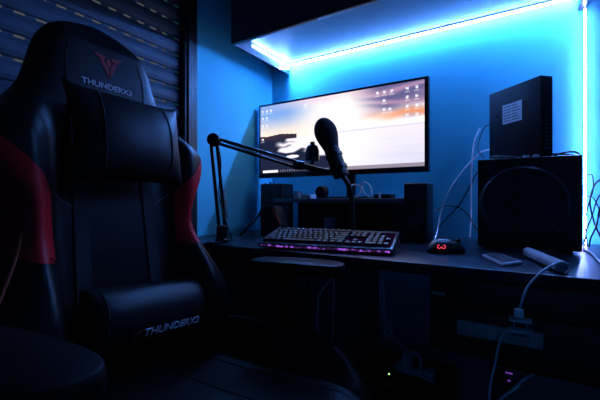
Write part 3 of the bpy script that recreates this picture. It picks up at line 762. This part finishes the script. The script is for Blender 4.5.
# pc tower below the drawers
pcx = .0
pc_ = thing('computer_tower', 'black computer tower below the drawers with a purple light', 'computer', (.05, 1.1, 0))
obox('case', M['gloss'], pc_, -.06, .15, .93, 1.36, .015, .52, bev=.006)
for fx in (-.03, .12):
    for fy in (.96, 1.33): olathe('foot', M['matte'], pc_, [(0, 0), (.014, 0), (.014, .0155), (0, .0155)], (fx, fy, .0004), seg=12)
a = atY(509, 368, .929); a2 = atY(509, 380, .929)
bm = bmesh.new(); box(bm, a.x-.007, a.x+.007, .9275, .9298, min(a.z, .512)-.004, min(a.z, .512)-.001); link('indicator_light', bm, M['led_purple'], pc_)
bm = bmesh.new(); box(bm, a2.x-.003, a2.x+.003, .9275, .9298, a2.z-.003, a2.z); link('indicator_light', bm, M['led_purple'], pc_)

# ------------------------------------------------------------------ gaming chair (faces +X)
CY = .457
chair = thing('gaming_chair', 'black and red gaming chair with head and lumbar cushions, in the foreground', 'chair', (-.52, CY, 0))
OUT = [(.50, .30), (.55, .318), (.62, .318), (.68, .295), (.76, .248), (.82, .220), (.86, .216), (.90, .232), (.95, .264), (1.0, .281), (1.035, .273), (1.065, .243), (1.09, .210), (1.14, .170), (1.20, .148), (1.25, .131), (1.285, .107), (1.303, .082), (1.312, .055), (1.317, .020)]
def xb(z): return -.755-.115*(z-.5)
def hw(z): return max(.004, interp(OUT, z))
def front(s, z):
    w = hw(z); t = min(1, abs(s)/w)
    low = 1-sst(1.02, 1.13, z)
    bump = ((.062+.045*sst(.84, .68, z))*sst(.125, .195, abs(s))*low)
    rim = .022*sst(.06, .12, abs(s))*(1-low)
    top = sst(1.317, 1.26, z)
    e = (1-t**7)**.5 if t < 1 else 0
    return xb(z)-.045+(.045*(.35+.65*top)+bump-rim*0)*e
def backx(s, z):
    w = hw(z); t = min(1, abs(s)/w); top = sst(1.317, 1.26, z)
    return xb(z)-.045-(.045*(.3+.7*top))*((1-t**4)**.5 if t < 1 else 0)
NR = 190; NF = 64
zs = [.50+(1.317-.50)*i/NR for i in range(NR+1)]
def sgrid(w):
    return [w*math.sin(math.pi/2*(-1+2*k/NF)) for k in range(NF+1)]
V = []; meta = []
for z in zs:
    w = hw(z); ss = sgrid(w)
    row = [(front(s, z), CY+s, z) for s in ss]+[(backx(s, z), CY+s, z) for s in ss[::-1][1:-1]]
    V.append(row); meta.append(ss+ss[::-1][1:-1])
NC = len(V[0])
def redzone(s, z):
    a = abs(s)
    if a < .150: return False
    top = .925+(a-.15)*1.05; bot = .780+(a-.15)*.55
    return bot < z < top
bms = {k: bmesh.new() for k in ('b', 'l', 'r')}; vc = {k: {} for k in bms}
def gv(k, i, j):
    if (i, j) not in vc[k]: vc[k][(i, j)] = bms[k].verts.new(V[i][j])
    return vc[k][(i, j)]
for i in range(NR):
    for j in range(NC):
        j2 = (j+1) % NC
        s = (meta[i][j]+meta[i][j2])/2; z = (zs[i]+zs[i+1])/2
        k = 'b'
        bms[k].faces.new((gv(k, i, j), gv(k, i, j2), gv(k, i+1, j2), gv(k, i+1, j)))
for i in (0, NR): bms['b'].faces.new([gv('b', i, j) for j in range(NC)])
back = link('backrest', bms['b'], M['leather'], chair, smooth='all')
bms['l'].free(); bms['r'].free()
for sgn in (-1, 1):
    bm = bmesh.new(); G = []
    for a_ in range(29):
        row = []
        for b_ in range(25):
            A_ = min(1, a_/24); s_ = .150+.075*A_
            for _ in range(6):
                bot = .780+(s_-.15)*.50-.10*math.sin(A_*math.pi)*.15; tp = .925+(s_-.15)*1.0
                z_ = bot+(tp-bot)*b_/24; s_ = .150+(hw(z_)-.150)*math.sin(A_*math.pi/2)
            if a_ <= 24: x_ = front(s_, z_)+.0016
            else: x_ = front(hw(z_), z_)-.009*(a_-24)
            s2 = s_+(.0018 if a_ > 22 else 0)
            row.append(bm.verts.new((x_, CY+sgn*s2, z_)))
        G.append(row)
    for i in range(28):
        for j in range(24): bm.faces.new((G[i][j], G[i+1][j], G[i+1][j+1], G[i][j+1]))
    o = link('side_bolster', bm, M['red'], chair, smooth='all'); o['label'] = 'red leatherette bolster'
# piping along the outer edge of the lower wings, seams of the red panels
for sgn in (-1, 1):
    otube('piping', M['redpipe'], chair, [(front(hw(z)*.94, z)+.0012, CY+sgn*(hw(z)*.94), z) for z in [.52+.02*i for i in range(17)]], .0036, smooth=2)
    otube('seam', M['strap'], chair, [(front(sgn*(.152+.118*i/8), .782+.118*i/8*.55)+.0008, CY+sgn*(.152+.118*i/8*.55), .782+.118*i/8*.3) for i in range(5)], .0012, smooth=2)
    # head side vertical welt
    otube('seam', M['strap'], chair, [(front(sgn*.095, z)+.0006, CY+sgn*(.095-.02*sst(1.2, 1.28, z)), z) for z in [1.10+.02*i for i in range(9)]], .0013, smooth=2)
# straps on the back
for sgn in (-1, 1):
    bm = bmesh.new(); prev = None
    for i in range(19):
        z = .66+.46*i/18; x = front(sgn*.078, z)+.0035; y = CY+sgn*(.078+.012*(1-i/18)); w = .016
        cur = [bm.verts.new(p) for p in ((x, y-w, z), (x, y+w, z), (x-.003, y+w, z), (x-.003, y-w, z))]
        if prev:
            for k in range(4): bm.faces.new((prev[k], prev[(k+1) % 4], cur[(k+1) % 4], cur[k]))
        prev = cur
    link('strap', bm, M['strap'], chair)
    # slanted stitched seam beside each strap
    otube('seam', M['thread'] if 0 else M['greyplate'], chair, [(front(sgn*s_, z_)+.0005, CY+sgn*s_, z_) for s_, z_ in ((.145, .915), (.125, .902), (.10, .885))], .0007, smooth=2)
# embroidered head logo
def on_back(y, z): return Vector((front(y-CY, z)+.0012, y, z))
fr = frame_from((on_back(CY-.001, 1.167)), (0.0, 1, 0), Vector((xb(1.2)-xb(1.1), 0, .1)))
bm = text_bm('THUNDERX3', .0195, fr, .0006, 1.10); 
o = link('embroidered_text', bm, M['thread'], back); o['label'] = 'THUNDERX3 in pale thread'
def emblem(parent, c, sc, m):
    bm = bmesh.new()
    polys = [[(-1, 1), (-.15, .78), (-.35, .45), (-.62, .58)], [(1, 1), (.15, .78), (.35, .45), (.62, .58)],
             [(-.62, .50), (-.30, .36), (0, -.25), (0, -1.05)], [(.62, .50), (.30, .36), (.06, -.2), (0.06, -1.0)],
             [(-.12, .66), (.12, .66), (.16, .1), (0, -.12), (-.16, .1)]]
    for pg in polys:
        f = bm.faces.new([bm.verts.new((x*sc, y*sc, 0)) for x, y in pg])
    r = bmesh.ops.extrude_face_region(bm, geom=bm.faces[:]); bmesh.ops.translate(bm, vec=(0, 0, .001), verts=[v for v in r['geom'] if isinstance(v, bmesh.types.BMVert)])
    bmesh.ops.transform(bm, matrix=c, verts=bm.verts)
    return link('emblem', bm, m, parent)
fr2 = frame_from(on_back(CY+.004, 1.218)+Vector((-.0006, 0, 0)), (0, 1, 0), Vector((xb(1.2)-xb(1.1), 0, .1)))
em = emblem(back, fr2 @ Matrix.Diagonal((1.3, .95, 1, 1)), .029, M['redthread']); em['label'] = 'dark red winged emblem'
# head cushion
def cushion(name, cx, cy, cz, hwid, hh, th, tilt_, corner=.0, p=2.6, m=M['leather2'], round_z=1.0):
    bm = bmesh.new(); n = 40; mrows = 28; g = {}
    for side in (1, -1):
        for i in range(n+1):
            for j in range(mrows+1):
                u = -1+2*i/n; v = -1+2*j/mrows
                if side == -1 and (i in (0, n) or j in (0, mrows)): g[(side, i, j)] = g[(1, i, j)]; continue
                f = max(0, (1-abs(u)**p))**.5*max(0, (1-abs(v)**2.2))**.5
                pinch = 1-corner*(1-v*v)*abs(u)**8-0
                yy = u*hwid*(1-.06*(1-v*v)*0-corner*(abs(u)**6)*(1-abs(v))); zz = v*hh*(1-corner*.5*(1-u*u)*0+corner*.5*abs(u)**6)
                xx = side*f*th*(1 if side == 1 else .5)
                g[(side, i, j)] = bm.verts.new((cx+xx+tilt_*(zz), cy+yy, cz+zz))
    for side in (1, -1):
        for i in range(n):
            for j in range(mrows):
                q = [g[(side, i, j)], g[(side, i+1, j)], g[(side, i+1, j+1)], g[(side, i, j+1)]]
                if side == -1: q = q[::-1]
                try: bm.faces.new(q)
                except ValueError: pass
    return link(name, bm, m, chair, smooth='all')
hp = cushion('head_cushion', xb(1.04)+.062, CY+.002, 1.037, .143, .095, .048, -.115, corner=.17)
for sgn in (-1, 1):
    o = otube('seam', M['strap'], None, [(xb(1.04)+.062-.115*(.095*v_)+.048*((1-abs(.56)**2.6)**.5)*max(0, 1-abs(v_)**2.2)**.5+.0006, CY+sgn*(.080+.004*(1-v_*v_)), 1.037+v_*.095) for v_ in [-.95+.1*i for i in range(20)]], .0018, smooth=1)
    o.parent = hp
# lumbar cushion with end seams, text and emblem
lx = xb(.65)+.048
lp = cushion('lumbar_cushion', lx, CY+.02, .652, .155, .066, .058, -.05, corner=.02, p=9)
for sgn in (-1, 1):
    o = otube('seam', M['strap'], None, [(lx-.05*(.066*v_)+.058*max(0, 1-abs(v_)**2.2)**.5*(1-(.126/.155)**9)**.5+.0006, CY+.02+sgn*.126, .652+v_*.066) for v_ in [-.95+.1*i for i in range(20)]], .0018, smooth=1)
    o.parent = lp
v_ = -.40; tx = lx-.05*(.07*v_)+.058*(1-abs(v_)**2.2)**.5
slope = Vector((.75, 0, 1)).normalized()
fr3 = frame_from((tx+.0035, CY+.050, .652+v_*.066), (0, 1, 0), Vector((.30, 0, 1)))
bm = text_bm('THUNDERX3', .0245, fr3, .0008, 1.10); o = link('embroidered_text', bm, M['thread'], lp); o['label'] = 'THUNDERX3 in pale thread'
fr4 = frame_from((tx+.0014, CY-.048, .652+v_*.070), (0, 1, 0), Vector((.50, 0, 1)))
emblem(lp, fr4, .012, M['redthread'])
lpv = Vector((lx, CY+.02, .652)); lp.matrix_basis = Matrix.Translation((0.0, 0, -.008)) @ Matrix.Translation(lpv) @ Matrix.Rotation(math.radians(-6), 4, 'X') @ Matrix.Translation(-lpv)
# seat
bm = bmesh.new(); nx, ny = 46, 48; X0, X1, HWs = -.775, -.222, .300; top = []; bot = []
def seat_top(a, s):
    t = abs(s)/HWs; f = sst(0, .16, 1-a)
    zc = .515-.012*math.sin(math.pi*a)
    bol = .092*sst(.60, .82, t)*(sst(0, .34, 1-a))*(1-.25*sst(.3, 0, a))
    zt = zc+bol
    edge = (1-t**10)**.5 if t < 1 else 0
    fr_ = (1-(max(0, a-.80)/.20)**2.2)**.5 if a < 1 else 0
    base_z = .435
    return base_z+(zt-base_z)*edge*max(.0, fr_)
for i in range(nx+1):
    a = i/nx; a = math.sin(a*math.pi/2)**.9 if a < 1 else 1
    r1, r2 = [], []
    for j in range(ny+1):
        s = HWs*math.sin(math.pi/2*(-1+2*j/ny)); x = X0+(X1-X0)*a - .03*(abs(s)/HWs)**4*a
        r1.append(bm.verts.new((x, CY+s, seat_top(a, s)))); r2.append(bm.verts.new((x, CY+s, .41)))
    top.append(r1); bot.append(r2)
for i in range(nx):
    for j in range(ny):
        bm.faces.new((top[i][j], top[i+1][j], top[i+1][j+1], top[i][j+1])); bm.faces.new((bot[i][j], bot[i][j+1], bot[i+1][j+1], bot[i+1][j]))
    for j in (0, ny): bm.faces.new((top[i][j], top[i+1][j], bot[i+1][j], bot[i][j]))
for i in (0, nx):
    for j in range(ny): bm.faces.new((top[i][j], top[i][j+1], bot[i][j+1], bot[i][j]))
seat = link('seat', bm, M['leather'], chair, smooth=True)
for sgn in (-1, 1):
    otube('piping', M['redpipe'], chair, [(X0+(X1-X0)*a-.026*a, CY+sgn*HWs*.985, seat_top(a, HWs*.93)-.010-.008*a) for a in [.1, .2, .3, .4, .5, .6, .7, .78, .84, .9, .94, .97]]+[(X1-.03, CY+sgn*HWs*.985, .445)], .0028, smooth=4)
    otube('seam', M['strap'], chair, [(X0+(X1-X0)*a, CY+sgn*.15, seat_top(a, .15)+.0003) for a in [.08+.05*i for i in range(18)]], .0014, smooth=1)
for yy in (-.05, .05):
    otube('seam', M['strap'], chair, [(X0+(X1-X0)*a, CY+yy, seat_top(a, .05)+.0003) for a in [.08+.05*i for i in range(18)]], .0014, smooth=1)
# armrests
for sgn in (-1, 1):
    yc = CY+(.296 if sgn > 0 else -.341); 
    bm = bmesh.new()
    box(bm, -.50, -.44, yc-.018, yc+.018, .40, .62, .005); box(bm, -.492, -.448, yc-.013, yc+.013, .62, .709, .003); box(bm, -.50, -.44, min(yc, yc-sgn*.10), max(yc, yc-sgn*.10), .388, .402, .002)
    arm = link('armrest', bm, M['plastic'], chair, smooth=True)
    bm = bmesh.new(); outl = []
    for k in range(40):
        th = 2*math.pi*k/40; c_, s_ = math.cos(th), math.sin(th)
        outl.append((-.487+.135*abs(c_)**.55*(1 if c_ > 0 else -1), yc+.047*abs(s_)**.6*(1 if s_ > 0 else -1)))
    rings = []
    for zz, f in ((.708, .90), (.712, .97), (.722, 1.0), (.730, .985), (.7355, .94), (.7375, .86)):
        rings.append([bm.verts.new((-.487+(x+.487)*(1-(1-f)*.4), yc+(y-yc)*f, zz+.004*math.sin((x+.60)*9))) for x, y in outl])
    for a_, b_ in zip(rings, rings[1:]):
        for k in range(40): bm.faces.new((a_[k], a_[(k+1) % 40], b_[(k+1) % 40], b_[k]))
    bm.faces.new(rings[0]); bm.faces.new(rings[-1])
    pad = link('arm_pad', bm, M['padm'], arm, smooth=True)
# mechanism, gas lift, star base, castors
obox('tilt_mechanism', M['plastic'], chair, -.64, -.40, CY-.09, CY+.09, .36, .41, bev=.006)
olathe('gas_lift', M['plastic'], chair, [(0, .10), (.028, .10), (.028, .24), (.018, .24), (.018, .365), (0, .365)], (-.52, CY, 0), seg=24)
bm = bmesh.new(); lathe(bm, [(0, .07), (.045, .07), (.045, .12), (.03, .125), (0, .125)], (-.52, CY, 0), seg=24); sb = link('base_hub', bm, M['plastic'], chair, smooth=True)
for k in range(5):
    th = math.radians(20+72*k); dx, dy = math.cos(th), math.sin(th)
    ctr = Vector((-.52, CY, 0)); tip = ctr+Vector((dx, dy, 0))*.30
    tip.z = .075
    otube('base_leg', M['plastic'], chair, [ctr+Vector((dx*.03, dy*.03, .098)), tip], lambda t: .024-.009*t, smooth=0, seg=10)
    bm = bmesh.new()
    for o_ in (-.014, .014):
        lathe(bm, [(0, -.008), (.026, -.008), (.029, 0), (.026, .008), (0, .008)], Vector((tip.x, tip.y, .0295))+Vector((-dy, dx, 0))*o_, (-dy, dx, 0), 20)
    tube(bm, [(tip.x, tip.y, .03), (tip.x, tip.y, .08)], .006, smooth=0)
    link('castor', bm, M['matte'], chair, smooth=True)

pv = Vector((-.80, .47, 0))
chair.matrix_world = Matrix.Translation((0, .022, 0)) @ Matrix.Translation(pv) @ Matrix.Rotation(math.radians(3.5), 4, 'Z') @ Matrix.Translation(-pv) @ Matrix.Translation((-.52, CY, 0))
# ------------------------------------------------------------------ world, camera
w = bpy.data.worlds.new('evening'); S.world = w; w.use_nodes = True
w.node_tree.nodes['Background'].inputs['Color'].default_value = (.22, .23, .25, 1)
w.node_tree.nodes['Background'].inputs['Strength'].default_value = .3
cam = bpy.data.cameras.new('camera'); co = bpy.data.objects.new('camera', cam); COL.objects.link(co)
cam.sensor_width = 36; cam.lens = FPX/600*36; cam.clip_start = .02
co.location = (0, 0, CH); co.rotation_euler = (math.pi/2, 0, A); S.camera = co
S.view_settings.view_transform = 'Standard'; S.view_settings.look = 'None'; S.view_settings.gamma = 1; S.view_settings.exposure = 0
S.view_settings.use_curve_mapping = False
